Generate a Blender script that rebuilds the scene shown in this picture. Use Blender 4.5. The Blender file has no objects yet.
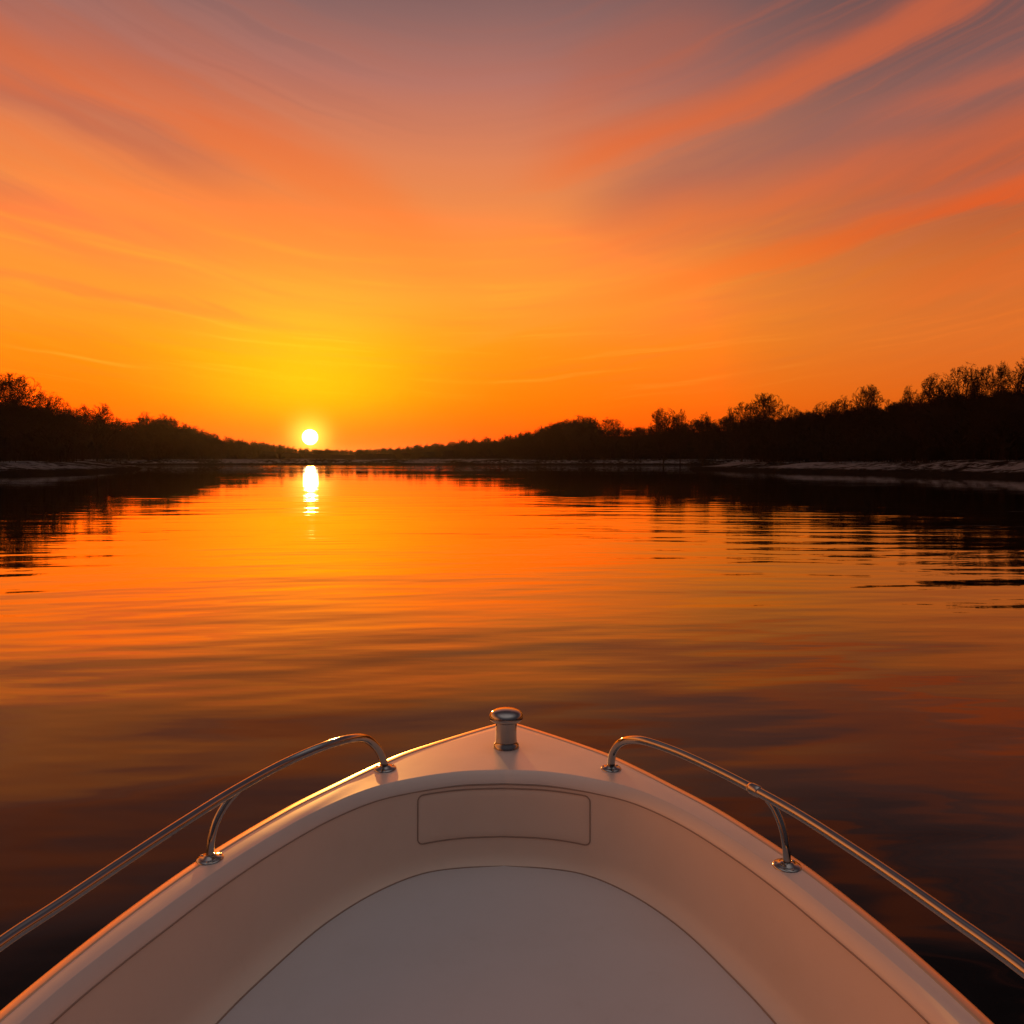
import bpy, bmesh, math, random
import numpy as np
from mathutils import Vector, Matrix, noise as mnoise

scene = bpy.context.scene
COL = scene.collection
R = math.radians

# ------------------------------------------------------------------ camera
EYE = 1.85                                  # metres above the water
SUN_AZ, SUN_EL = -14.05, 1.5                # degrees, azimuth from +Y towards +X
cam_d = bpy.data.cameras.new("camera")
cam = bpy.data.objects.new("camera", cam_d)
COL.objects.link(cam)
cam_d.sensor_width = 36.0
cam_d.lens = 36.0 * 804.0 / 1024.0
cam_d.clip_start = 0.05
cam_d.clip_end = 20000
cam.location = (0, 0, EYE)
cam.rotation_euler = (R(90) - math.atan(53 / 804.0), 0, 0)
scene.camera = cam

scene.view_settings.view_transform = 'Standard'
scene.view_settings.look = 'None'
scene.view_settings.exposure = 0.0
scene.view_settings.gamma = 1.0
scene.cycles.max_bounces = 6
scene.cycles.glossy_bounces = 4
scene.cycles.volume_bounces = 1
scene.cycles.sample_clamp_indirect = 4.0
scene.cycles.use_denoising = True


def lin(c):
    out = []
    for v in c:
        v = v / 255.0
        out.append(v / 12.92 if v <= 0.04045 else ((v + 0.055) / 1.055) ** 2.4)
    return out


# ------------------------------------------------------------------ node expression helper
class X:
    """a scalar socket with arithmetic"""
    nt = None

    def __init__(self, s):
        self.s = s

    @staticmethod
    def m(op, a, b=None, c=None, clamp=False):
        n = X.nt.nodes.new('ShaderNodeMath')
        n.operation = op
        n.use_clamp = clamp
        for i, v in enumerate((a, b, c)):
            if v is None:
                continue
            if isinstance(v, X):
                X.nt.links.new(v.s, n.inputs[i])
            else:
                n.inputs[i].default_value = v
        return X(n.outputs[0])

    def __add__(s, o): return X.m('ADD', s, o)
    def __radd__(s, o): return X.m('ADD', s, o)
    def __sub__(s, o): return X.m('SUBTRACT', s, o)
    def __rsub__(s, o): return X.m('SUBTRACT', o, s)
    def __mul__(s, o): return X.m('MULTIPLY', s, o)
    def __rmul__(s, o): return X.m('MULTIPLY', s, o)
    def __truediv__(s, o): return X.m('DIVIDE', s, o)
    def abs(s): return X.m('ABSOLUTE', s)
    def sat(s): return X.m('ADD', s, 0.0, clamp=True)


def smooth(x, a, b):
    n = X.nt.nodes.new('ShaderNodeMapRange')
    n.interpolation_type = 'SMOOTHSTEP'
    X.nt.links.new(x.s, n.inputs['Value'])
    lo, hi, t0, t1 = (a, b, 0.0, 1.0) if a < b else (b, a, 1.0, 0.0)
    n.inputs['From Min'].default_value = lo
    n.inputs['From Max'].default_value = hi
    n.inputs['To Min'].default_value = t0
    n.inputs['To Max'].default_value = t1
    return X(n.outputs['Result'])


def vec(x, y, z):
    n = X.nt.nodes.new('ShaderNodeCombineXYZ')
    for i, v in enumerate((x, y, z)):
        if isinstance(v, X):
            X.nt.links.new(v.s, n.inputs[i])
        else:
            n.inputs[i].default_value = v
    return n.outputs[0]


def noise(v, scale=1.0, detail=3.0, rough=0.5, dist=0.0):
    n = X.nt.nodes.new('ShaderNodeTexNoise')
    n.inputs['Scale'].default_value = scale
    n.inputs['Detail'].default_value = detail
    n.inputs['Roughness'].default_value = rough
    n.inputs['Distortion'].default_value = dist
    X.nt.links.new(v, n.inputs['Vector'])
    return X(n.outputs[0])


def ramp(x, stops, lo, hi):
    n = X.nt.nodes.new('ShaderNodeValToRGB')
    cr = n.color_ramp
    cr.interpolation = 'EASE' if False else 'LINEAR'
    while len(cr.elements) < len(stops):
        cr.elements.new(0.5)
    for e, (p, c) in zip(cr.elements, stops):
        e.position = (p - lo) / (hi - lo)
        e.color = (*lin(c), 1)
    f = (x - lo) * (1.0 / (hi - lo))
    X.nt.links.new(f.s, n.inputs[0])
    return n.outputs[0]


def mix(f, a, b, mode='MIX'):
    n = X.nt.nodes.new('ShaderNodeMix')
    n.data_type = 'RGBA'
    n.blend_type = mode
    for sock, v in ((n.inputs[0], f), (n.inputs[6], a), (n.inputs[7], b)):
        if isinstance(v, X):
            X.nt.links.new(v.s, sock)
        elif isinstance(v, bpy.types.NodeSocket):
            X.nt.links.new(v, sock)
        elif isinstance(v, (tuple, list)):
            sock.default_value = (*v[:3], 1)
        else:
            sock.default_value = v
    return n.outputs[2]


# ------------------------------------------------------------------ sky
world = bpy.data.worlds.new("World")
scene.world = world
world.use_nodes = True
nt = world.node_tree
X.nt = nt
bg = nt.nodes['Background']
tc = nt.nodes.new('ShaderNodeTexCoord')
sep = nt.nodes.new('ShaderNodeSeparateXYZ')
nt.links.new(tc.outputs['Generated'], sep.inputs[0])
dx, dy, dz = (X(sep.outputs[i]) for i in range(3))
D = 180 / math.pi
el = X.m('ARCSINE', dz) * D
az = X.m('ARCTAN2', dx, dy) * D
w1 = noise(vec(az * 0.035, el * 0.09, 3.1), 1.0, 3, 0.5)
w2 = noise(vec(az * 0.11, el * 0.35, 7.7), 1.0, 4, 0.55)
elw = el + (w1 - 0.5) * 3.0 + (w2 - 0.5) * 0.5
elb = el + (w1 - 0.5) * 2.0
dd = az - SUN_AZ
da = X.m('MAXIMUM', dd, dd * -0.85)

near = ramp(elb, [(0, (240, 66, 2)), (2, (255, 92, 0)), (4, (255, 116, 0)), (7.5, (255, 142, 16)),
                  (11, (254, 156, 52)), (15, (250, 144, 64)), (20, (224, 134, 90)), (24, (184, 118, 103)),
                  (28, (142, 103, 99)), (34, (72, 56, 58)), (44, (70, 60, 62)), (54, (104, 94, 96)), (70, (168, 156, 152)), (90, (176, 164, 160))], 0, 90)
side = ramp(elb, [(0, (205, 74, 10)), (4, (226, 102, 24)), (8, (222, 112, 42)), (12, (210, 108, 48)),
                  (15, (182, 96, 60)), (18, (146, 92, 76)), (23, (110, 83, 82)), (28, (96, 77, 79)),
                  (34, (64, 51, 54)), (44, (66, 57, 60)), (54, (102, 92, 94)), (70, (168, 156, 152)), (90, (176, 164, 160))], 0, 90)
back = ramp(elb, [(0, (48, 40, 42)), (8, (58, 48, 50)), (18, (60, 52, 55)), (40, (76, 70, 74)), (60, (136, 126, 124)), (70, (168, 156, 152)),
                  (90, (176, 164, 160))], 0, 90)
fs = smooth(da, 12, 46)
clear = mix(fs, near, side)
clear = mix(smooth(da, 50, 130), clear, back)

# sunlit cirrus: streaks fanning up and outward on both sides
lit_n = ramp(el, [(0, (255, 120, 5)), (6, (255, 148, 22)), (10, (253, 150, 48)), (14, (252, 140, 56)), (18, (244, 126, 62)),
                  (21, (226, 112, 64)), (25, (184, 100, 74)), (30, (160, 94, 80)), (45, (140, 96, 90))], 0, 45)
lit_s = ramp(el, [(0, (225, 90, 15)), (6, (236, 118, 38)), (10, (236, 112, 44)), (14, (224, 92, 38)), (18, (216, 100, 56)),
                  (23, (206, 100, 62)), (30, (182, 92, 70)), (45, (120, 88, 88))], 0, 45)
lit = mix(fs, lit_n, lit_s)
gap_c = ramp(el, [(0, (200, 80, 20)), (8, (220, 120, 50)), (13, (205, 112, 66)), (17, (172, 102, 84)), (21, (152, 101, 93)),
                  (28, (126, 93, 92)), (45, (104, 88, 96))], 0, 45)
vee = X.m('SQRT', (az + 3.0) * (az + 3.0) + 160.0)
voff = smooth((az + 3.0).abs(), 1.0, 17.0) * 0.75 + 0.25
q = elw - vee * 0.36
streak = noise(vec(az * 0.022, q * 0.22, 1.3), 1.0, 3, 0.5)
streak_f = noise(vec(az * 0.028, q * 1.05 + (w2 - 0.5) * 0.6, 5.3), 1.0, 4, 0.58)
streak_h = noise(vec(az * 0.06, (elw - vee * 0.16) * 1.7, 8.8), 1.0, 4, 0.6)
front = smooth(da, 110, 45)
high = smooth(el, 3.0, 9.0)
clear = mix(smooth(streak, 0.46, 0.70) * 0.40 * voff * smooth(az, 24.0, -4.0) * front * high, clear, lit)
clear = mix(smooth(streak, 0.52, 0.30) * 0.30 * voff * front * high, clear, gap_c)
clear = mix(smooth(streak_f, 0.48, 0.72) * 0.34 * voff * front * high, clear, lit)
clear = mix(smooth(streak_f, 0.50, 0.28) * 0.24 * voff * front * high, clear, gap_c)
low = smooth(el, 3.0, 7.0) * smooth(el, 19.0, 10.0) * front
clear = mix(smooth(streak_h, 0.52, 0.74) * 0.45 * low, clear, mix(fs, (1.0, 0.42, 0.035), (0.88, 0.19, 0.022)))
clear = mix(smooth(streak_h, 0.48, 0.28) * 0.22 * low, clear, gap_c)

# individual cirrus bands: (a, b, c) of el = a + b*az + c*az^2, az range, half width below / above (deg), strength, dark?
bands = [
    ((12.81, -0.3526, -0.00303), (-60, -15), 1.2, 1.0, 0.90, 1),
    ((12.46, -0.0011, 0.00267), (-50, -16), 0.6, 0.8, 0.40, 1),
    ((15.6, 0.1203, 0.00237), (2, 44), 2.4, 2.4, 0.68, 1),
    ((8.55, 0.4162, -0.00570), (13, 38), 0.5, 0.6, 0.50, 1),
    ((11.34, -0.6589, -0.00938), (-60, 0), 2.6, 2.0, 0.85, 0),
    ((10.39, -0.4302, -0.00586), (-50, -8), 1.1, 1.0, 0.40, 0),
    ((7.75, -0.1499, -0.00096), (-50, -4), 0.25, 0.7, 0.75, 0),
    ((7.05, -0.1450, -0.00070), (-50, -12), 0.25, 0.3, 0.45, 1),
    ((18.62, 0.2265, 0.00132), (-2, 38), 0.8, 1.25, 0.92, 0),
    ((20.95, 0.6925, -0.02127), (0, 17), 1.6, 1.8, 0.35, 0),
    ((14.57, 0.0900, 0.00057), (3, 50), 1.1, 1.5, 0.66, 0),
    ((12.59, 0.4644, -0.00584), (20, 50), 0.6, 0.8, 0.45, 0),
    ((8.80, 0.2745, -0.00242), (-8, 50), 0.35, 0.85, 1.0, 0),
    ((9.11, 0.0741, -0.00087), (3, 50), 0.4, 0.9, 0.30, 0),
]
sk = clear
wob = (w2 - 0.5) * 1.5 + (w1 - 0.5) * 2.2 + (streak_f - 0.5) * 1.6
ez = el + wob
brk = smooth(noise(vec(az * 0.07, q * 0.5, 9.0), 1.0, 4, 0.6), 0.25, 0.60) * 0.45 + 0.55
for (a, b, c), (z0, z1), wl, wh, st, dark in bands:
    d = ez - (az * az * c + az * b + a)
    prof = smooth(d, -wl * 1.9, -wl * 0.1) * smooth(d, wh * 2.1, wh * 0.1)
    rw = min(9.0, (z1 - z0) * 0.35)
    ends = smooth(az, z0, z0 + rw) * smooth(az, z1, z1 - rw)
    f = prof * ends * brk * st
    sk = mix(f, sk, gap_c if dark else lit)

# glow round the sun and the disc itself
sv = (math.sin(R(SUN_AZ)) * math.cos(R(SUN_EL)), math.cos(R(SUN_AZ)) * math.cos(R(SUN_EL)), math.sin(R(SUN_EL)))
cosang = dx * sv[0] + dy * sv[1] + dz * sv[2]
ang = X.m('ARCCOSINE', X.m('MINIMUM', cosang, 1.0)) * D
ax = (az - SUN_AZ) / 8.0
ay = (el - 5.0) / 5.2
wide = X.m('EXPONENT', (ax * ax + ay * ay) * -1.0)
halo = X.m('EXPONENT', X.m('MULTIPLY', ang, ang) * (-1.0 / (1.15 * 1.15)))
halo2 = X.m('EXPONENT', ang * (-1.0 / 2.6))


def add_light(base, f, col):
    n = X.nt.nodes.new('ShaderNodeVectorMath')
    n.operation = 'SCALE'
    n.inputs[0].default_value = col
    X.nt.links.new(f.s, n.inputs['Scale'])
    a = X.nt.nodes.new('ShaderNodeVectorMath')
    a.operation = 'ADD'
    X.nt.links.new(base, a.inputs[0])
    X.nt.links.new(n.outputs[0], a.inputs[1])
    return a.outputs[0]


rich = smooth(el, -1.0, 3.0) * smooth(el, 18.0, 7.0) * smooth(da, 34.0, 6.0)
sk = add_light(sk, rich, (1.3, 0.03, 0.0))
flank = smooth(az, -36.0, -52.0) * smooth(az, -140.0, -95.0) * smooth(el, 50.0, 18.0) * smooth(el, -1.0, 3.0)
sk = add_light(sk, flank, (0.75, 0.24, 0.05))          # extra glow added left of the view to brighten the boat interior
sk = add_light(sk, wide * (smooth(el, 0.6, 5.0) * 0.75 + 0.25), (0.3, 0.32, -0.002))
sk = add_light(sk, halo2, (0.3, 0.09, 0.0))
sk = add_light(sk, halo, (1.6, 0.75, 0.10))
disc = smooth(ang, 0.56, 0.44)
sk = add_light(sk, disc, (16.0, 12.0, 6.5))
sk = mix(smooth(el, -0.6, -0.1), (0.05, 0.02, 0.01), sk)
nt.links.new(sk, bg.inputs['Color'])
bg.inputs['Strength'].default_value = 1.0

# ------------------------------------------------------------------ sun
sun_d = bpy.data.lights.new("sun", 'SUN')
sun_d.energy = 2.6
sun_d.angle = R(0.5)
sun_d.color = (1.0, 0.44, 0.09)
sun = bpy.data.objects.new("sun", sun_d)
COL.objects.link(sun)
sun.rotation_euler = Vector(sv).to_track_quat('Z', 'Y').to_euler()
sun.location = (-60, 240, 40)


# ------------------------------------------------------------------ materials
def new_mat(name):
    m = bpy.data.materials.new(name)
    m.use_nodes = True
    X.nt = m.node_tree
    b = m.node_tree.nodes['Principled BSDF']
    t = m.node_tree.nodes.new('ShaderNodeTexCoord')
    return m, b, t.outputs['Object'], m.node_tree


def bump(nt_, h, dist, strength=1.0):
    n = nt_.nodes.new('ShaderNodeBump')
    n.inputs['Distance'].default_value = dist
    n.inputs['Strength'].default_value = strength
    nt_.links.new(h.s, n.inputs['Height'])
    return n.outputs[0]


def gelcoat(name, col, rough, coat, speck=0.0):
    m, b, co, t = new_mat(name)
    n1 = noise(co, 3.0, 5, 0.6)
    n2 = noise(co, 45.0, 3, 0.6)
    dirt = smooth(n1, 0.42, 0.75) * 0.22 + smooth(noise(co, 17.0, 6, 0.7), 0.56, 0.74) * 0.16
    c = mix(dirt, col, tuple(v * f for v, f in zip(col, (0.80, 0.76, 0.70))))
    t.links.new(c, b.inputs['Base Color'])
    rr = (n1 - 0.5) * 0.16 + (n2 - 0.5) * 0.08 + rough
    t.links.new(rr.s, b.inputs['Roughness'])
    b.inputs['Coat Weight'].default_value = coat
    b.inputs['Coat Roughness'].default_value = 0.30
    h = noise(co, 5.0, 2, 0.5) * 0.6
    if speck:
        h = h + noise(co, 420.0, 1, 0.5) * speck
    t.links.new(bump(t, h, 0.003), b.inputs['Normal'])
    return m


M = {}
M['deck'] = gelcoat('deck_gelcoat', (0.80, 0.72, 0.66), 0.42, 1.0)
M['liner'] = gelcoat('liner_gelcoat', (0.85, 0.70, 0.58), 0.48, 0.12)
M['floor'] = gelcoat('floor_gelcoat', (0.65, 0.635, 0.65), 0.55, 0.0, 0.10)
M['hull'] = gelcoat('hull_gelcoat', (0.74, 0.72, 0.69), 0.25, 0.5)

m, b, co, t = new_mat('stainless_steel')
b.inputs['Metallic'].default_value = 1.0
n1 = noise(co, 9.0, 4, 0.6)
t.links.new(mix(n1, (0.32, 0.315, 0.31), (0.46, 0.455, 0.45)), b.inputs['Base Color'])
t.links.new((smooth(n1, 0.35, 0.8) * 0.14 + 0.06).s, b.inputs['Roughness'])
M['steel'] = m

m, b, co, t = new_mat('rub_strip_metal')
b.inputs['Metallic'].default_value = 0.85
b.inputs['Base Color'].default_value = (0.92, 0.66, 0.42, 1)
t.links.new((noise(co, 14, 4, 0.6) * 0.16 + 0.24).s, b.inputs['Roughness'])
M['rub'] = m

m, b, co, t = new_mat('sealant')
t.links.new(mix(noise(co, 20, 3), (0.32, 0.23, 0.18), (0.42, 0.31, 0.25)), b.inputs['Base Color'])
b.inputs['Roughness'].default_value = 0.7
M['seal'] = m

m, b, co, t = new_mat('river_water')
sp = t.nodes.new('ShaderNodeSeparateXYZ')
t.links.new(co, sp.inputs[0])
wx, wy = X(sp.outputs[0]), X(sp.outputs[1])
patch = noise(vec(wx * 0.022, wy * 0.05, 0.0), 1.0, 2, 0.5)
patch = smooth(patch, 0.36, 0.64)
wob_x = noise(vec(wx * 0.06, wy * 0.06, 4.0), 1.0, 1, 0.5) * 9.0
swell = noise(vec(wx * 0.075 + wob_x * 0.02, wy * 0.22 + wob_x * 0.18, 0.0), 1.0, 1.0, 0.4)
wave = noise(vec(wx * 0.26, wy * 0.95 + wob_x * 0.4, 2.0), 1.0, 2.0, 0.45)
wave_b = noise(vec(wx * 0.22 + wy * 0.16, wy * 0.72 - wx * 0.20 + wob_x * 0.25, 11.0), 1.0, 2.0, 0.45)
near_w = smooth(wy, 22.0, 7.0)
rip = noise(vec(wx * 0.95, wy * 3.2 + wob_x * 0.9, 5.0), 1.0, 2.0, 0.5)
calm = smooth(wy, 50.0, 9.0) * 0.75 + 0.25 + smooth(wy, 110.0, 220.0) * 0.9            # sheltered water under the far shore
hgt = (swell * 0.042 + wave * (patch * 0.032 + 0.012) + wave_b * (near_w * 0.030 + 0.008) + rip * (patch * 0.0056 + 0.0018)) * calm
wn = bump(t, hgt, 1.0)
t.links.new(wn, b.inputs['Normal'])
t.links.new(wn, b.inputs['Coat Normal'])
b.inputs['Coat Weight'].default_value = 0.85
b.inputs['Coat IOR'].default_value = 1.15
b.inputs['Coat Roughness'].default_value = 0.012
b.inputs['Base Color'].default_value = (0.003, 0.0024, 0.0018, 1)
b.inputs['Roughness'].default_value = 0.012
b.inputs['IOR'].default_value = 1.16
M['water'] = m

m, b, co, t = new_mat('bank_ground')
geo = t.nodes.new('ShaderNodeNewGeometry')
sp = t.nodes.new('ShaderNodeSeparateXYZ')
t.links.new(geo.outputs['Position'], sp.inputs[0])
gz = X(sp.outputs[2])
pos = geo.outputs['Position']
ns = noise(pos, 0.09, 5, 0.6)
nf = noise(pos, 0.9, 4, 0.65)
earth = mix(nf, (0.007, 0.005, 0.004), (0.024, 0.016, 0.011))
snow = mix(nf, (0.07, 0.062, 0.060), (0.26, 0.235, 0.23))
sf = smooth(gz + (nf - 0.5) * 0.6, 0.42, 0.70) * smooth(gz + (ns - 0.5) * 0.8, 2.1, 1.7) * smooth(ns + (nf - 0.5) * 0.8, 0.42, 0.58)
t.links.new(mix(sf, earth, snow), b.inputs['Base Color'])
b.inputs['Roughness'].default_value = 0.9
b.inputs['Specular IOR Level'].default_value = 0.0
t.links.new(bump(t, nf, 0.35), b.inputs['Normal'])
M['bank'] = m


def bark(name, c0, c1):
    m, b, co, t = new_mat(name)
    t.links.new(mix(noise(co, 6, 4, 0.6), c0, c1), b.inputs['Base Color'])
    b.inputs['Roughness'].default_value = 0.9
    b.inputs['Specular IOR Level'].default_value = 0.0
    return m


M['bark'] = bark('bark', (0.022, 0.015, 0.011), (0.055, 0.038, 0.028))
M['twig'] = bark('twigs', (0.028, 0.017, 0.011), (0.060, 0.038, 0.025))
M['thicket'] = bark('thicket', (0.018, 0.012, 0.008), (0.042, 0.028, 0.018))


# ------------------------------------------------------------------ object helpers
def link_mesh(name, verts, faces, mat, parent=None, smooth_=True):
    me = bpy.data.meshes.new(name)
    me.from_pydata([tuple(v) for v in verts], [], [tuple(f) for f in faces])
    me.update()
    if smooth_:
        me.polygons.foreach_set('use_smooth', [True] * len(me.polygons))
    me.materials.append(mat)
    o = bpy.data.objects.new(name, me)
    COL.objects.link(o)
    if parent:
        o.parent = parent
    return o


def empty(name, loc, rz=0.0):
    o = bpy.data.objects.new(name, None)
    o.location = loc
    o.rotation_euler = (0, 0, rz)
    o.empty_display_size = 0.2
    COL.objects.link(o)
    return o


def tag(o, label=None, cat=None, group=None, kind=None):
    for k, v in (('label', label), ('category', cat), ('group', group), ('kind', kind)):
        if v:
            o[k] = v
    return o


def catmull(pts, per=10):
    P = np.array(pts, float)
    P = np.vstack([2 * P[0] - P[1], P, 2 * P[-1] - P[-2]])
    out = []
    for i in range(1, len(P) - 2):
        p0, p1, p2, p3 = P[i - 1:i + 3]
        d0, d1, d2 = (max(np.linalg.norm(a - b_), 1e-6) ** 0.5 for a, b_ in ((p1, p0), (p2, p1), (p3, p2)))
        m1 = (p1 - p0) / d0 - (p2 - p0) / (d0 + d1) + (p2 - p1) / d1
        m2 = (p2 - p1) / d1 - (p3 - p1) / (d1 + d2) + (p3 - p2) / d2
        m1, m2 = m1 * d1, m2 * d1
        for k in range(per):
            u = k / per
            out.append((2 * u ** 3 - 3 * u ** 2 + 1) * p1 + (u ** 3 - 2 * u ** 2 + u) * m1
                       + (-2 * u ** 3 + 3 * u ** 2) * p2 + (u ** 3 - u ** 2) * m2)
    out.append(P[-2])
    return np.array(out)


def resample(P, n):
    d = np.r_[0, np.cumsum(np.linalg.norm(np.diff(P, axis=0), axis=1))]
    s = np.linspace(0, d[-1], n)
    return np.stack([np.interp(s, d, P[:, k]) for k in range(P.shape[1])], 1)


def tube(path, r, sides=14, closed=False, caps=True):
    """verts, faces of a round tube along a path; r a number or one per point"""
    P = np.array(path, float)
    n = len(P)
    rr = np.full(n, r) if np.isscalar(r) else np.array(r)
    T = np.gradient(P, axis=0) if not closed else np.roll(P, -1, 0) - np.roll(P, 1, 0)
    T /= np.linalg.norm(T, axis=1)[:, None]
    up = np.array([0, 0, 1.0]) if abs(T[0][2]) < 0.9 else np.array([0, 1.0, 0])
    V, F = [], []
    N = np.cross(T[0], up); N /= np.linalg.norm(N)
    for i in range(n):
        N = N - T[i] * N.dot(T[i]); N /= np.linalg.norm(N)
        B = np.cross(T[i], N)
        for k in range(sides):
            a = 2 * math.pi * k / sides
            V.append(P[i] + rr[i] * (math.cos(a) * N + math.sin(a) * B))
    m_ = n if closed else n - 1
    for i in range(m_):
        j = (i + 1) % n
        for k in range(sides):
            k2 = (k + 1) % sides
            F.append((i * sides + k, i * sides + k2, j * sides + k2, j * sides + k))
    if caps and not closed:
        F.append(tuple(range(sides))[::-1])
        F.append(tuple(range((n - 1) * sides, n * sides)))
    return V, F


def lathe(prof, sides=40, center=(0, 0, 0)):
    V, F = [], []
    for r, z in prof:
        for k in range(sides):
            a = 2 * math.pi * k / sides
            V.append((center[0] + r * math.cos(a), center[1] + r * math.sin(a), center[2] + z))
    for i in range(len(prof) - 1):
        for k in range(sides):
            k2 = (k + 1) % sides
            F.append((i * sides + k, i * sides + k2, (i + 1) * sides + k2, (i + 1) * sides + k))
    F.append(tuple(range(sides))[::-1])
    F.append(tuple(range((len(prof) - 1) * sides, len(prof) * sides)))
    return V, F


# ------------------------------------------------------------------ terrain: the shoreline seen from above (river to the inside)
SHORE = np.array([(-84, -160), (-82, -60), (-79, 0), (-75, 45), (-66, 80), (-60, 91), (-57, 98), (-57.5, 112), (-63, 135), (-75, 160),
                  (-96, 186), (-124, 214), (-138, 238), (-112, 250), (-60, 256), (0, 254), (40, 248), (66, 238), (78, 216), (68, 190),
                  (48, 164), (33.5, 150), (33, 140), (37, 119), (43, 106), (46, 96), (48.8, 87), (51, 77), (54, 58), (60, 0),
                  (66, -60), (70, -160)], float)
rng = np.random.default_rng(7)
SH = catmull(SHORE, 6)
SH[1:-1] += rng.normal(0, 0.45, SH[1:-1].shape)
POLY = np.vstack([SH, [(0, -400)]])


def signed_dist(P):
    """metres inland from the water's edge (negative over the river)"""
    P = np.asarray(P, float)
    best = np.full(len(P), 1e9)
    for a, b_ in zip(SH[:-1], SH[1:]):
        ab = b_ - a
        tt = np.clip(((P - a) @ ab) / ab.dot(ab), 0, 1)
        best = np.minimum(best, np.linalg.norm(P - (a + tt[:, None] * ab), axis=1))
    inside = np.zeros(len(P), bool)
    Q = POLY
    for i in range(len(Q)):
        (x1, y1), (x2, y2) = Q[i], Q[(i + 1) % len(Q)]
        c = ((y1 > P[:, 1]) != (y2 > P[:, 1]))
        xi = (x2 - x1) * (P[:, 1] - y1) / (y2 - y1 + 1e-12) + x1
        inside ^= c & (P[:, 0] < xi)
    return np.where(inside, -best, best)


# height of the woods' skyline as an elevation slope, by bearing tan(az)
SKY_T = np.array([-1.6, -0.64, -0.57, -0.53, -0.48, -0.45, -0.41, -0.374, -0.32, -0.25, -0.20, -0.13, -0.05, 0.0, 0.035, 0.06, 0.11,
                  0.16, 0.21, 0.26, 0.31, 0.36, 0.42, 0.47, 0.52, 0.58, 0.64, 1.6])
SKY_S = np.array([70, 58, 56, 50, 40, 36, 29, 20, 14, 8, 7, 10, 16, 19, 25, 30, 35,
                  36, 41, 43, 47, 49, 51, 57, 64, 67, 70, 80]) / 804.0


def skyline(x, y):
    return np.interp(np.asarray(x) / np.maximum(y, 1.0), SKY_T, SKY_S)


def sstep(x, a, b_):
    u = np.clip((x - a) / (b_ - a), 0, 1)
    return u * u * (3 - 2 * u)


def vnoise(x, y, sc, seed=0.0):
    return np.array([mnoise.noise(Vector((a * sc, b_ * sc, seed))) for a, b_ in zip(np.ravel(x), np.ravel(y))])


def ground_z(x, y):
    x = np.atleast_1d(np.asarray(x, float)); y = np.atleast_1d(np.asarray(y, float))
    s = signed_dist(np.stack([x, y], 1))
    n1 = vnoise(x, y, 0.12, 1.0)
    n2 = vnoise(x, y, 0.035, 5.0)
    edge = 0.50 + 0.20 * n1
    z = -0.8 + sstep(s, -3.0, 0.0) * 0.72 + sstep(s, 0.0, 1.3) * (edge + 0.08)
    z = z + sstep(s, 1.3, 9.0) * (1.02 + 0.5 * n2) + sstep(s, 2, 6) * 0.16 * n1
    d = np.hypot(x, y)
    want = 1.85 + skyline(x, y) * d * np.where(np.abs(x / np.maximum(y, 1) + 0.17) < 0.16, 0.55, 0.58)
    hill = np.where(y > 20, np.clip(want - z, 0, 16), 5.0)
    z = z + sstep(s, 13.0, 62.0) * hill * (1 + 0.18 * n2)
    return z, s


def axis(a0, a1, step, lo, hi, grow=1.16):
    core = list(np.arange(a0, a1 + 1e-6, step))
    v, st, r_ = core[-1], step, []
    while v < hi:
        st *= grow; v += st; r_.append(v)
    v, st, l_ = core[0], step, []
    while v > lo:
        st *= grow; v -= st; l_.append(v)
    return np.array(l_[::-1] + core + r_)


gx = axis(-145, 110, 1.25, -2000, 2000)
gy = axis(62, 268, 1.25, -500, 2400)
GX, GY = np.meshgrid(gx, gy)
gzv, gsv = ground_z(GX.ravel(), GY.ravel())
nx_, ny_ = len(gx), len(gy)
gv = np.stack([GX.ravel(), GY.ravel(), gzv], 1)
keep = (gsv > -12).reshape(ny_, nx_)
gf = []
for j in range(ny_ - 1):
    for i in range(nx_ - 1):
        if keep[j, i] or keep[j, i + 1] or keep[j + 1, i] or keep[j + 1, i + 1]:
            k = j * nx_ + i
            gf.append((k, k + 1, k + nx_ + 1, k + nx_))
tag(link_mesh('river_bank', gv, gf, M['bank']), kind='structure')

wv = [(-2700, -900, 0), (2700, -900, 0), (2700, 3300, 0), (-2700, 3300, 0)]
tag(link_mesh('river_water', wv, [(0, 1, 2, 3)], M['water'], smooth_=False), kind='structure')


# ------------------------------------------------------------------ evening haze over the river
HAZE = 0.000032
if HAZE:
    hm = bpy.data.materials.new('evening_haze')
    hm.use_nodes = True
    hn = hm.node_tree
    hn.nodes.remove(hn.nodes['Principled BSDF'])
    pv = hn.nodes.new('ShaderNodeVolumePrincipled')
    pv.inputs['Density'].default_value = HAZE
    pv.inputs['Color'].default_value = (0.90, 0.76, 0.66, 1)
    pv.inputs['Anisotropy'].default_value = 0.75
    hn.links.new(pv.outputs[0], hn.nodes['Material Output'].inputs['Volume'])
    x0, x1, y0, y1, z0, z1 = -2800, 2800, -1000, 3400, -2.2, 42.0
    hv = [(x, y, z) for z in (z0, z1) for x, y in ((x0, y0), (x1, y0), (x1, y1), (x0, y1))]
    hf = [(3, 2, 1, 0), (4, 5, 6, 7), (0, 1, 5, 4), (1, 2, 6, 5), (2, 3, 7, 6), (3, 0, 4, 7)]
    tag(link_mesh('haze', hv, hf, hm, smooth_=False), kind='stuff')


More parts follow.
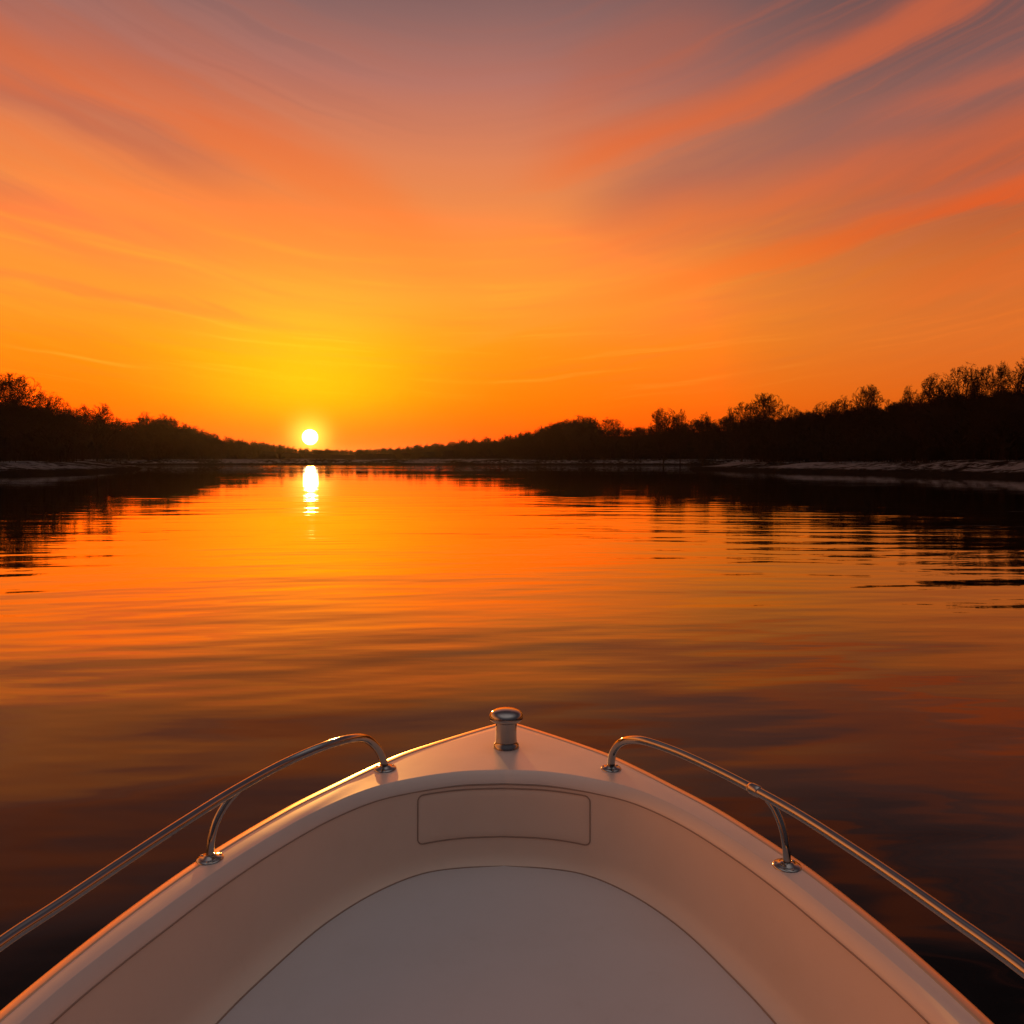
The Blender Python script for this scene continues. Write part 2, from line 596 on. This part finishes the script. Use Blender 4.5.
# ------------------------------------------------------------------ trees
def tree_arrays(seed, height=10.0, spread=0.42, levels=4, first=0.22, sides=3, thin=1.0, kids=(9, 7, 6, 5)):
    """bare winter tree with a rounded crown: returns (trunk V, F), (twig V, F)"""
    rnd = random.Random(seed)
    big, fine = ([], []), ([], [])

    def seg(buf, a, b_, r0, r1, ns):
        V, F = buf
        d = (b_ - a)
        if d.length < 1e-5:
            return
        d = d.normalized()
        u = d.orthogonal().normalized(); w = d.cross(u)
        base = len(V)
        for p, r in ((a, r0), (b_, r1)):
            for k in range(ns):
                an = 2 * math.pi * k / ns
                V.append(p + (u * math.cos(an) + w * math.sin(an)) * r)
        for k in range(ns):
            k2 = (k + 1) % ns
            F.append((base + k, base + k2, base + ns + k2, base + ns + k))

    def limb(p, d, length, r, lev):
        n = 6 if lev == 0 else (4 if lev < 3 else 2)
        pts = [p.copy()]
        dd = d.copy()
        for i in range(n):
            j = 0.07 if lev == 0 else 0.17
            dd = (dd + Vector((rnd.gauss(0, j), rnd.gauss(0, j), rnd.gauss(0, j) + (0.06 if lev == 1 else 0.0)))).normalized()
            pts.append(pts[-1] + dd * (length / n))
        for i in range(n):
            f0, f1 = 1 - 0.7 * i / n, 1 - 0.7 * (i + 1) / n
            seg(big if lev < 2 else fine, pts[i], pts[i + 1], r * f0, r * f1, 6 if lev == 0 else (4 if lev == 1 else sides))
        if lev >= levels:
            return
        nk = kids[lev]
        for k in range(nk):
            lo = first if lev == 0 else 0.22
            u = lo + (1 - lo) * (k + rnd.random()) / nk
            i = min(int(u * n), n - 1)
            q_ = pts[i].lerp(pts[i + 1], u * n - i)
            ld = (pts[i + 1] - pts[i]).normalized()
            side_ = ld.orthogonal().normalized()
            side_.rotate(Matrix.Rotation(k * 2.4 + rnd.uniform(-.6, .6), 3, ld))
            an = R(rnd.uniform(30, 58) * (1.15 - 0.55 * u) if lev == 0 else rnd.uniform(22, 52))
            nd = (ld * math.cos(an) + side_ * math.sin(an)).normalized()
            if lev == 0:
                ll = height * spread * (1.20 - 0.45 * u) * rnd.uniform(0.85, 1.1)
            else:
                ll = length * (1 - 0.5 * u) * rnd.uniform(0.5, 0.72)
            limb(q_, nd, ll, max(r * (1 - 0.65 * u) * 0.55, 0.013 * thin), lev + 1)

    limb(Vector((0, 0, -0.4)), Vector((rnd.gauss(0, 0.03), rnd.gauss(0, 0.03), 1)).normalized(), height * 0.60, height * 0.020, 0)
    return big, fine


def norm_h(big, fine, h=10.0):
    r0 = float(np.percentile([math.hypot(v.x, v.y) for v in fine[0]], 88))
    zt = float(np.percentile([v.z for v in fine[0]], 97))
    zc, rz_ = zt * 0.60, zt * 0.40
    for V, _ in (big, fine):
        for v in V:
            rr = math.sqrt((v.x * v.x + v.y * v.y) / (r0 * r0) + (max(0.0, v.z - zc) / rz_) ** 2)
            if rr > 1.0:
                k = rr ** -0.72
                v.x *= k; v.y *= k
                if v.z > zc:
                    v.z = zc + (v.z - zc) * k
    z = max(v.z for v in fine[0])
    k = h / z
    for V, _ in (big, fine):
        for v in V:
            v *= k
    w = np.array([[v.x, v.y] for v in fine[0]])
    return float(np.percentile(np.abs(w), 97))


protos = []
for i, (sd, spread, first, thin) in enumerate([(11, 0.50, 0.26, 2.0), (23, 0.56, 0.22, 1.9), (37, 0.46, 0.32, 1.9), (41, 0.54, 0.30, 2.0),
                                               (59, 0.60, 0.24, 2.0), (67, 0.48, 0.14, 2.0), (83, 0.54, 0.36, 1.8)]):
    bg_, fn_ = tree_arrays(sd, 10.0, spread, 4, first, 3, thin, kids=(13, 8, 7, 5))
    hw = norm_h(bg_, fn_)
    protos.append((bg_, fn_, hw))

tree_meshes = []
for bg_, fn_, hw in protos:
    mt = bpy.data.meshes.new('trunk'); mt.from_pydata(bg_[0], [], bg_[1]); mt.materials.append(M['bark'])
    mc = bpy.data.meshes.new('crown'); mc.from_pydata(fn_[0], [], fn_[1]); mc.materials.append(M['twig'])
    tree_meshes.append((mt, mc, hw))


def place_tree(k, x, y, z, h, halfw, rz, label, group):
    mt, mc, hw = tree_meshes[k]
    r = empty('bare_tree', (x, y, z - 0.1), rz)
    s = halfw / hw
    r.scale = (s, s, h / 10.0)
    tag(r, label, 'tree', group)
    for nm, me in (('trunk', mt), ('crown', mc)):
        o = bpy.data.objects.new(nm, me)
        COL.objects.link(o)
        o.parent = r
    return r


# crowns that stand clear of the wood: bearing px offset from the axis / 804, skyline slope in px, half width px, distance, label
LONE = [
    (-494, 83, 24, 121, 3, 'tallest bare tree with branching open crown at the left end of the left bank wood'),
    (-522, 80, 22, 116, 0, 'bare spreading tree at the left frame edge beside the tallest left bank tree'),
    (-462, 66, 17, 128, 4, 'shorter bare tree on the right shoulder of the tallest left bank tree'),
    (-414, 55, 16, 150, 1, 'rounded bare tree crown rising alone midway down the left bank wood'),
    (-362, 42, 18, 262, 4, 'low domed bare tree at the sloping far end of the left bank wood'),
    (-390, 40, 8, 190, 2, 'small bare tree between the two domed crowns of the left bank wood'),
    (55, 36, 11, 300, 1, 'small rounded tree at the left end of the right bank wood'),
    (98, 41, 12, 262, 4, 'domed bare tree on the low left part of the right bank wood'),
    (151, 50, 13, 215, 0, 'bare tree with open crown peeking over the middle of the right bank wood'),
    (168, 49, 9, 205, 2, 'narrow bare tree just right of the open crown in the middle right bank wood'),
    (190, 46, 9, 190, 5, 'small bushy bare tree left of the wide dome on the right bank'),
    (229, 56, 15, 152, 1, 'left half of the wide twin dome of bare trees on the right bank'),
    (252, 64, 17, 148, 3, 'highest bare tree of the wide dome in the middle of the right bank'),
    (274, 53, 11, 146, 2, 'thin bare tree on the right slope of the wide right bank dome'),
    (312, 56, 12, 138, 0, 'low bare tree at the left foot of the leaning crown on the right bank'),
    (331, 62, 12, 134, 5, 'bare tree between the low crown and the forked crown on the right bank'),
    (354, 72, 15, 130, 3, 'forked bare tree with see-through crown standing clear on the right bank'),
    (374, 58, 10, 126, 2, 'small bare tree on the right flank of the forked see-through crown'),
    (400, 72, 13, 118, 1, 'first bare tree of the tall cluster at the right end of the right bank'),
    (422, 83, 15, 114, 0, 'second bare tree of the tall right bank cluster with upright limbs'),
    (448, 93, 17, 110, 4, 'bare tree with the roundest crown in the tall right bank cluster'),
    (474, 91, 15, 106, 3, 'bare tree between the roundest crown and the tallest right bank tree'),
    (499, 98, 18, 102, 1, 'tallest bare tree near the right frame edge on the right bank'),
    (524, 96, 18, 100, 5, 'bare tree half cut by the right frame edge on the right bank'),
]
rt = random.Random(5)
placed = []
for off, sl, hwpx, dist, k, lab in LONE:
    x, y = off / 804.0 * dist, dist
    z = float(ground_z(x, y)[0][0])
    top = EYE + sl * 1.04 / 804.0 * dist
    place_tree(k, x, y, z, top - z, 1.25 * hwpx / 804.0 * dist, rt.random() * 6.28, lab,
               'tall bare trees of the left bank' if off < 0 else 'tall bare trees of the right bank')
    placed.append((x, y))

# the wood below and round them
cand = []
for _ in range(40000):
    tn = rt.choice((rt.uniform(-0.80, -0.36), rt.uniform(0.03, 0.80), rt.uniform(0.2, 0.8)))
    y = rt.uniform(60, 330)
    cand.append((tn * y, y))
cand = np.array(cand)
cs = signed_dist(cand)
okc = (cs > 9.0) & (cs < 70)
cand = cand[okc]
cz = ground_z(cand[:, 0], cand[:, 1])[0]
n_l = n_r = 0
for (x, y), z in zip(cand, cz):
    if any((x - a) ** 2 + (y - b_) ** 2 < (3.4 + 0.008 * y) ** 2 for a, b_ in placed):
        continue
    left = x < 0
    if (n_l >= 115) if left else (n_r >= 158):
        continue
    top = EYE + float(skyline(x, y)) * y * rt.uniform(0.80, 1.03)
    h = top - z
    if h < 2.8:
        continue
    h = min(h, 15.0)
    k = rt.randrange(len(tree_meshes))
    place_tree(k, x, y, z, h, max(1.5, h * rt.uniform(0.34, 0.50)), rt.random() * 6.28,
               'dark bare tree crowded in the left bank wood below the taller crowns' if left else
               'dark bare tree crowded in the right bank wood below the taller crowns',
               'crowded trees of the left bank wood' if left else 'crowded trees of the right bank wood')
    placed.append((x, y))
    if left: n_l += 1
    else: n_r += 1
print('trees', len(LONE), n_l, n_r)

# far-off wood closing the valley: one mass
fv, ff, base = [], [], 0
fprot = []
for sd in (101, 113, 127, 139):
    b2, f2 = tree_arrays(sd, 10.0, 0.46, 3, 0.02, 3, 4.0, kids=(15, 7, 5))
    hw = norm_h(b2, f2)
    V = np.array([tuple(v) for v in b2[0]] + [tuple(v) for v in f2[0]])
    n0 = len(b2[0])
    F = np.array(sum(([tuple(f[i] for i in (0, 1, 2)), tuple(f[i] for i in (0, 2, 3))] for f in b2[1]), []) +
                 sum(([tuple(f[i] + n0 for i in (0, 1, 2)), tuple(f[i] + n0 for i in (0, 2, 3))] for f in f2[1]), []))
    fprot.append((V, F, hw))
pts = []
while len(pts) < 1000:
    tn = rt.uniform(-0.45, 0.10)
    y = rt.uniform(275, 470) if abs(tn + 0.19) > 0.12 or rt.random() < 0.2 else rt.uniform(430, 950)
    pts.append((tn * y, y))
pts = np.array(pts)
pz, ps = ground_z(pts[:, 0], pts[:, 1])
for (x, y), z, s in zip(pts, pz, ps):
    if s < 12:
        continue
    V, F, hw = fprot[rt.randrange(4)]
    h = max(2.5, EYE + float(skyline(x, y)) * y * rt.choice((0.8, 0.95, 1.0, 1.1, 1.28)) * rt.uniform(0.92, 1.06) - z)
    a = rt.random() * 6.28
    wsc = h * rt.uniform(0.38, 0.62) / hw
    W = np.stack([(V[:, 0] * math.cos(a) - V[:, 1] * math.sin(a)) * wsc + x, (V[:, 0] * math.sin(a) + V[:, 1] * math.cos(a)) * wsc + y,
                  V[:, 2] * h * 1.45 / 10 + z - 0.45 * h], 1)
    fv.append(W); ff.append(F + base); base += len(W)
FV, FF = np.vstack(fv), np.vstack(ff)
tag(link_mesh('far_wood', FV.tolist(), FF.tolist(), M['thicket'], smooth_=False), 'distant dark wood closing the river valley beyond the far shore', 'wood', kind='stuff')


# undergrowth along the foot of the woods: one tangled mass of stems
def thicket(n, region, seed):
    rg = np.random.default_rng(seed)
    tn = rg.uniform(region[0], region[1], n * 6)
    y = rg.uniform(region[2], region[3], n * 6)
    P = np.stack([tn * y, y], 1)
    s = signed_dist(P)
    w = np.where(s < 24, np.exp(-((s - 17) / 8.0) ** 2), 0.45)
    sel = (s > 8.5) & (s < 85) & (rg.random(len(s)) < w)
    P = P[sel][:n]
    z = ground_z(P[:, 0], P[:, 1])[0]
    d = np.hypot(P[:, 0], P[:, 1])
    room = np.clip((EYE + skyline(P[:, 0], P[:, 1]) * d - z) * 0.80, 0.8, 7.0)
    hgt_ = room * rg.uniform(0.35, 1.0, len(P))
    V, F = [], []
    for (x, yy), zz, h in zip(P, z, hgt_):
        for _ in range(7):
            a = rg.uniform(0, 6.283); lean = rg.uniform(0.05, 0.45) * h
            dx_, dy_ = math.cos(a), math.sin(a)
            wd = rg.uniform(0.012, 0.05)
            hh = h * rg.uniform(0.5, 1.0)
            b0 = len(V)
            px, py = x + rg.normal(0, .4), yy + rg.normal(0, .4)
            mx, my, mz = px + dx_ * lean * .35, py + dy_ * lean * .35, zz + hh * .55
            V += [(px - dy_ * wd, py + dx_ * wd, zz - .2), (px + dy_ * wd, py - dx_ * wd, zz - .2),
                  (mx + dy_ * wd * .8, my - dx_ * wd * .8, mz), (mx - dy_ * wd * .8, my + dx_ * wd * .8, mz),
                  (px + dx_ * lean, py + dy_ * lean, zz + hh)]
            F += [(b0, b0 + 1, b0 + 2, b0 + 3), (b0 + 3, b0 + 2, b0 + 4)]
            for _k in range(4):
                u = rg.uniform(.3, .95)
                q0 = (px + dx_ * lean * u, py + dy_ * lean * u, zz + hh * u)
                a2 = rg.uniform(0, 6.283); l2 = rg.uniform(.3, 1.1)
                b0 = len(V)
                ex, ey = math.cos(a2), math.sin(a2)
                w2_ = rg.uniform(.02, .07)
                V += [q0, (q0[0] + ex * l2 * .5 - ey * w2_, q0[1] + ey * l2 * .5 + ex * w2_, q0[2] + l2 * .35 + w2_),
                      (q0[0] + ex * l2, q0[1] + ey * l2, q0[2] + l2 * .7),
                      (q0[0] + ex * l2 * .5 + ey * w2_, q0[1] + ey * l2 * .5 - ex * w2_, q0[2] + l2 * .35 - w2_)]
                F += [(b0, b0 + 1, b0 + 2, b0 + 3)]
    return V, F


for region, n, sd, lab in (((-0.9, -0.36, 60, 330), 3000, 3, 'dark leafless undergrowth along the foot of the left bank wood'),
                           ((0.0, 0.9, 55, 320), 4500, 4, 'dark leafless undergrowth along the foot of the right bank wood')):
    V, F = thicket(n, region, sd)
    tag(link_mesh('undergrowth', V, F, M['thicket'], smooth_=False), lab, 'undergrowth', kind='stuff')

# ------------------------------------------------------------------ the boat
boat = empty('motor_boat', (-0.06, 0, 0), -0.012)
tag(boat, 'white open motor boat bow with steel handrails, seen from its cockpit', 'boat')
Y_END = -1.9
OUT = catmull([(0, 3.305), (.09, 3.225), (.2, 3.12), (.318, 3.0), (.385, 2.925), (.49, 2.77), (.56, 2.655), (.655, 2.495), (.745, 2.305), (.825, 2.105),
               (.887, 1.9), (.935, 1.7), (.972, 1.5), (1.01, 1.2), (1.04, .8), (1.055, 0), (1.05, -1.0), (1.03, Y_END)], 8)
GRV = catmull([(0, 2.737), (.15, 2.722), (.30, 2.668), (.42, 2.595), (.545, 2.445), (.653, 2.245), (.733, 2.053), (.794, 1.868), (.842, 1.71),
               (.880, 1.553), (.925, 1.2), (.955, .8), (.965, 0), (.96, -1.0), (.94, Y_END)], 8)
FLR = catmull([(0, 2.679), (.15, 2.665), (.27, 2.628), (.405, 2.513), (.53, 2.331), (.628, 2.1), (.692, 1.91), (.76, 1.6), (.82, 1.2), (.855, .8), (.865, 0),
               (.86, -1.0), (.84, Y_END)], 8)
NC = 150


def warp_resample(P, n, p=1.6):
    d = np.r_[0, np.cumsum(np.linalg.norm(np.diff(P, axis=0), axis=1))]
    s = np.linspace(0, 1, n) ** p * d[-1]
    return np.stack([np.interp(s, d, P[:, k]) for k in range(2)], 1)


def grow(P, off):
    T = np.gradient(P, axis=0); T /= np.linalg.norm(T, axis=1)[:, None]
    N = np.stack([-T[:, 1], T[:, 0]], 1)          # outward for bow-to-stern order on starboard
    N[0] = (0, 1)
    Q = P + N * off
    Q[0, 0] = 0
    Q[:, 1] = np.where(P[:, 1] <= Y_END + 1e-6, Y_END, Q[:, 1])
    return Q


out_c, grv_c, flr_c = (warp_resample(P, NC) for P in (OUT, GRV, FLR))
fall = 0.016 * sstep(out_c[:, 1], 2.72, 3.30)              # the sheer drops towards the stem
out_c = out_c * (1 + fall / 1.1)[:, None]
out_c[:, 1] = np.maximum(out_c[:, 1], Y_END)


def sym(c, z):
    """a full loop port stern -> bow -> starboard stern"""
    zz = z if hasattr(z, '__len__') else np.full(len(c), z)
    S = np.stack([c[:, 0], c[:, 1], zz], 1)
    P = S[::-1].copy(); P[:, 0] *= -1
    return np.vstack([P, S[1:]])


def loft(rows):
    n = len(rows[0])
    V = np.vstack(rows)
    F = []
    for j in range(len(rows) - 1):
        for i in range(n - 1):
            F.append((j * n + i, j * n + i + 1, (j + 1) * n + i + 1, (j + 1) * n + i))
    return V, F


def bx(c0, c1, w):
    return c0 * (1 - w) + c1 * w


# foredeck and side decks, with the rolled inner lip
inner = grow(grv_c, 0.027)
rows = [sym(out_c, .748 - fall)]
for w in (.02, .15, .3, .45, .6, .75, .88, .95, .985):
    rows.append(sym(bx(out_c, inner, w), .7515 - fall * (1 - w) + (.001 + .0045 * fall / .016) * w + .0015 * math.sin(math.pi * w)))
for off, z in ((.0265, 0), (.0255, -.001), (.021, -.005), (.016, -.0105), (.010, -.0185), (.006, -.0245), (.003, -.030), (.001, -.0365)):
    rows.append(sym(grow(grv_c, off), np.maximum(.717, .7525 + .0045 * fall / .016 + z)))
V, F = loft(rows)
link_mesh('deck', V, F, M['deck'], boat)

# inner wall of the cockpit, coved into the floor
PROF = [(-.004, .719), (0.0, .712), (.05, .690), (.11, .655), (.17, .62), (.23, .58), (.285, .545), (.33, .522), (.37, .506), (.42, .492), (.49, .481), (.60, .470),
        (.78, .459), (.90, .4535), (1.0, .4515)]


def wall_pt(c_w, c_z):
    return sym(bx(grv_c, flr_c, c_w), c_z)


V, F = loft([wall_pt(w, z) for w, z in PROF])
link_mesh('inner_wall', V, F, M['liner'], boat)

# floor
rows = [sym(flr_c, .4515)] + [sym(np.stack([flr_c[:, 0] * k, flr_c[:, 1] - (1 - k) * 0.0], 1), .4515 + .004 * (1 - k)) for k in (.98, .9, .75, .5, .25, 0.0)]
V, F = loft(rows)
link_mesh('floor', V, F, M['floor'], boat)

# seams
for nm, crv in (('wall_seam', sym(grow(grv_c, .0012), .7165)), ('floor_seam', sym(flr_c, .4525))):
    V, F = tube(crv, .0024, 8)
    link_mesh(nm, V, F, M['seal'], boat)


# locker hatch in the bow end of the inner wall, following its curve
def wall_surface(hx, z):
    """point on the bow wall at half-breadth hx (signed) and height z"""
    zs = [p[1] for p in PROF][::-1]; ws = [p[0] for p in PROF][::-1]
    w = float(np.interp(z, zs, ws))
    c = bx(grv_c, flr_c, w)
    y = float(np.interp(abs(hx), c[:, 0], c[:, 1]))
    return np.array((hx, y, z))


HW0, Z0, Z1, RC = 0.290, 0.541, 0.701, 0.016


def hatch_outline(grow_=0.0, n=14):
    pts_ = []
    w, z0, z1, rc = HW0 + grow_, Z0 - grow_, Z1 + grow_, RC + grow_
    for cx, cz, a0 in ((w - rc, z1 - rc, 0), (-(w - rc), z1 - rc, 90), (-(w - rc), z0 + rc, 180), (w - rc, z0 + rc, 270)):
        for k in range(9):
            a = R(a0 + 90 * k / 8)
            pts_.append((cx + rc * math.cos(a), cz + rc * math.sin(a)))
    full = []
    for i, p in enumerate(pts_):
        q_ = pts_[(i + 1) % len(pts_)]
        ln = math.hypot(q_[0] - p[0], q_[1] - p[1])
        st = max(1, int(ln / 0.02))
        for k in range(st):
            full.append((p[0] + (q_[0] - p[0]) * k / st, p[1] + (q_[1] - p[1]) * k / st))
    return full


ol = hatch_outline()
V, F = [], []
nu, nv = 41, 13
proud = 0.004
for jz in range(nv):
    for ix in range(nu):
        u = -1 + 2 * ix / (nu - 1); v_ = jz / (nv - 1)
        hx, z = u * HW0, Z0 + v_ * (Z1 - Z0)
        # round the corners of the grid
        cx, cz = HW0 - RC, (Z1 - RC if z > (Z0 + Z1) / 2 else Z0 + RC)
        ddx, ddz = max(0, abs(hx) - cx), max(0, (z - cz) if z > (Z0 + Z1) / 2 else (cz - z))
        if ddx > 0 and ddz > 0 and math.hypot(ddx, ddz) > RC:
            k = RC / math.hypot(ddx, ddz)
            hx = math.copysign(cx + ddx * k, hx)
            z = cz + math.copysign(ddz * k, z - cz)
        edge_ = ix in (0, nu - 1) or jz in (0, nv - 1)
        V.append(wall_surface(hx, z) + np.array((0, -(proud if not edge_ else 0.0005), 0)))
for jz in range(nv - 1):
    for ix in range(nu - 1):
        k = jz * nu + ix
        F.append((k, k + 1, k + nu + 1, k + nu))
hatch = link_mesh('locker_hatch', V, F, M['liner'], boat)
V, F = tube([wall_surface(hx, z) + np.array((0, -.001, 0)) for hx, z in hatch_outline(.003)], .0021, 8, closed=True)
link_mesh('gasket', V, F, M['seal'], hatch)

# hull outside
LV = [(1.0, 0.0, .748), (1.004, .004, .742), (1.0, 0.0, .70), (.965, .07, .50), (.90, .17, .28), (.80, .30, .06), (.62, .52, -.12), (.30, .85, -.26), (0.0, 1.1, -.32)]
rows = []
for sx, back_, z in LV:
    c = out_c.copy()
    c[:, 0] *= sx
    k = np.clip((c[:, 1] - Y_END) / (3.305 - Y_END), 0, 1) ** 3
    c[:, 1] -= back_ * k
    rows.append(sym(c, z - fall * max(0.0, z) / .748))
V, F = loft(rows)
n = len(rows[0])
F.append(tuple(j * n for j in range(len(rows))) + tuple(j * n + n - 1 for j in reversed(range(len(rows)))))
link_mesh('hull', V, F, M['hull'], boat)
# transom: closes the cockpit behind the camera
tv = [(-1.03, Y_END, .748), (1.03, Y_END, .748), (1.03, Y_END + .09, .748), (-1.03, Y_END + .09, .748),
      (-.84, Y_END, .44), (.84, Y_END, .44), (.84, Y_END + .09, .44), (-.84, Y_END + .09, .44)]
tf = [(0, 1, 2, 3), (4, 7, 6, 5), (0, 4, 5, 1), (2, 6, 7, 3), (1, 5, 6, 2), (0, 3, 7, 4)]
link_mesh('transom', [(x, y + .004, z + .006) for x, y, z in tv], tf, M['liner'], boat, smooth_=False)

# bright rub strip round the sheer line
V, F = loft([sym(grow(out_c, o_), z_ - fall) for o_, z_ in ((-.019, .748), (-.0185, .7518), (-.016, .7537), (-.011, .7540), (.002, .7526), (.012, .7506),
                                                     (.015, .748), (.015, .736), (.010, .730), (-.002, .729))])
link_mesh('rub_strip', V, F, M['rub'], boat)


def to_local(P):
    a = 0.012
    out_ = []
    for x, y, z in P:
        x += 0.06
        out_.append((x * math.cos(a) - y * math.sin(a), x * math.sin(a) + y * math.cos(a), z))
    return np.array(out_)


# bow bollard
bc = to_local([(-.022, 3.012, .7545)])[0]
V, F = lathe([(.049, -.022), (.050, -.006), (.047, .008), (.0425, .012), (.0405, .022), (.0395, .045), (.0395, .07), (.041, .092), (.0425, .104)], 48, bc)
bol = link_mesh('bollard', V, F, M['steel'], boat)
V, F = lathe([(.040, .100), (.058, .102), (.0625, .106), (.0642, .110), (.0642, .118), (.062, .125), (.056, .132), (.046, .1375), (.032, .141), (.016, .1435), (.003, .144)], 48, bc)
link_mesh('cap', V, F, M['steel'], bol)


def handrail(path, post, flanges, clamp=None):
    P = resample(catmull(to_local(path), 10), 140)
    V, F = tube(P, .0136, 18)
    r = link_mesh('handrail', V, F, M['steel'], boat)
    Q = catmull(to_local(post), 8)
    V, F = tube(Q, .0105, 16)
    link_mesh('post', V, F, M['steel'], r)
    for fx, fy, rad in flanges:
        c = to_local([(fx, fy, .7525)])[0]
        V, F = lathe([(rad, -.012), (rad * 1.01, .001), (rad * .95, .004), (rad * .75, .0055), (rad * .52, .0075), (rad * .40, .012)], 32, c)
        for k in range(3):                                   # screw heads
            a = R(40 + 120 * k)
            v2, f2 = lathe([(.0045, 0), (.0045, .0012), (.003, .0022), (.0006, .0024)], 10,
                           (c[0] + rad * .80 * math.cos(a), c[1] + rad * .80 * math.sin(a), c[2] + .0048))
            F += [tuple(q_ + len(V) for q_ in f_) for f_ in f2]
            V += v2
        link_mesh('flange', V, F, M['steel'], r)
    if clamp is not None:
        c = np.array(to_local([clamp])[0])
        i = int(np.argmin(np.linalg.norm(P - c, axis=1)))
        seg_ = P[i - 1:i + 2]
        t_ = (seg_[2] - seg_[0]) / np.linalg.norm(seg_[2] - seg_[0])
        pts_ = [P[i] + t_ * s_ for s_ in (-.020, -.018, -.010, .010, .018, .020)]
        V, F = tube(pts_, [.0137, .0155, .0168, .0168, .0155, .0137], 18)
        link_mesh('clamp', V, F, M['steel'], r)
    return r


handrail([(-.451, 2.79, .755), (-.459, 2.788, .79), (-.470, 2.775, .825), (-.499, 2.715, .885), (-.535, 2.62, .922), (-.602, 2.52, .932), (-.687, 2.42, .922),
          (-.781, 2.203, .92), (-.851, 1.979, .92), (-.905, 1.784, .92), (-.947, 1.622, .92), (-.984, 1.487, .92), (-1.02, 1.2, .92),
          (-1.05, .8, .92), (-1.06, .35, .92), (-1.055, .15, .905), (-1.04, .04, .86), (-1.03, 0, .756)],
         [(-.83, 2.143, .756), (-.828, 2.147, .80), (-.818, 2.165, .85), (-.798, 2.195, .89), (-.772, 2.228, .917)],
         [(-.451, 2.79, .040), (-.83, 2.143, .036), (-1.03, 0, .036)])
handrail([(.352, 2.79, .755), (.353, 2.788, .785), (.357, 2.778, .815), (.378, 2.718, .874), (.428, 2.62, .916), (.509, 2.52, .921), (.599, 2.377, .92),
          (.681, 2.214, .92), (.749, 2.056, .92), (.81, 1.874, .92), (.857, 1.714, .92), (.894, 1.571, .92), (.929, 1.432, .92), (.965, 1.2, .92),
          (.99, .8, .92), (1.0, .35, .92), (.995, .15, .905), (.985, .04, .86), (.98, 0, .756)],
         [(.743, 2.105, .756), (.741, 2.108, .80), (.735, 2.125, .85), (.722, 2.15, .89), (.703, 2.175, .917)],
         [(.352, 2.79, .036), (.743, 2.105, .038), (.98, 0, .036)], clamp=(.681, 2.214, .92))
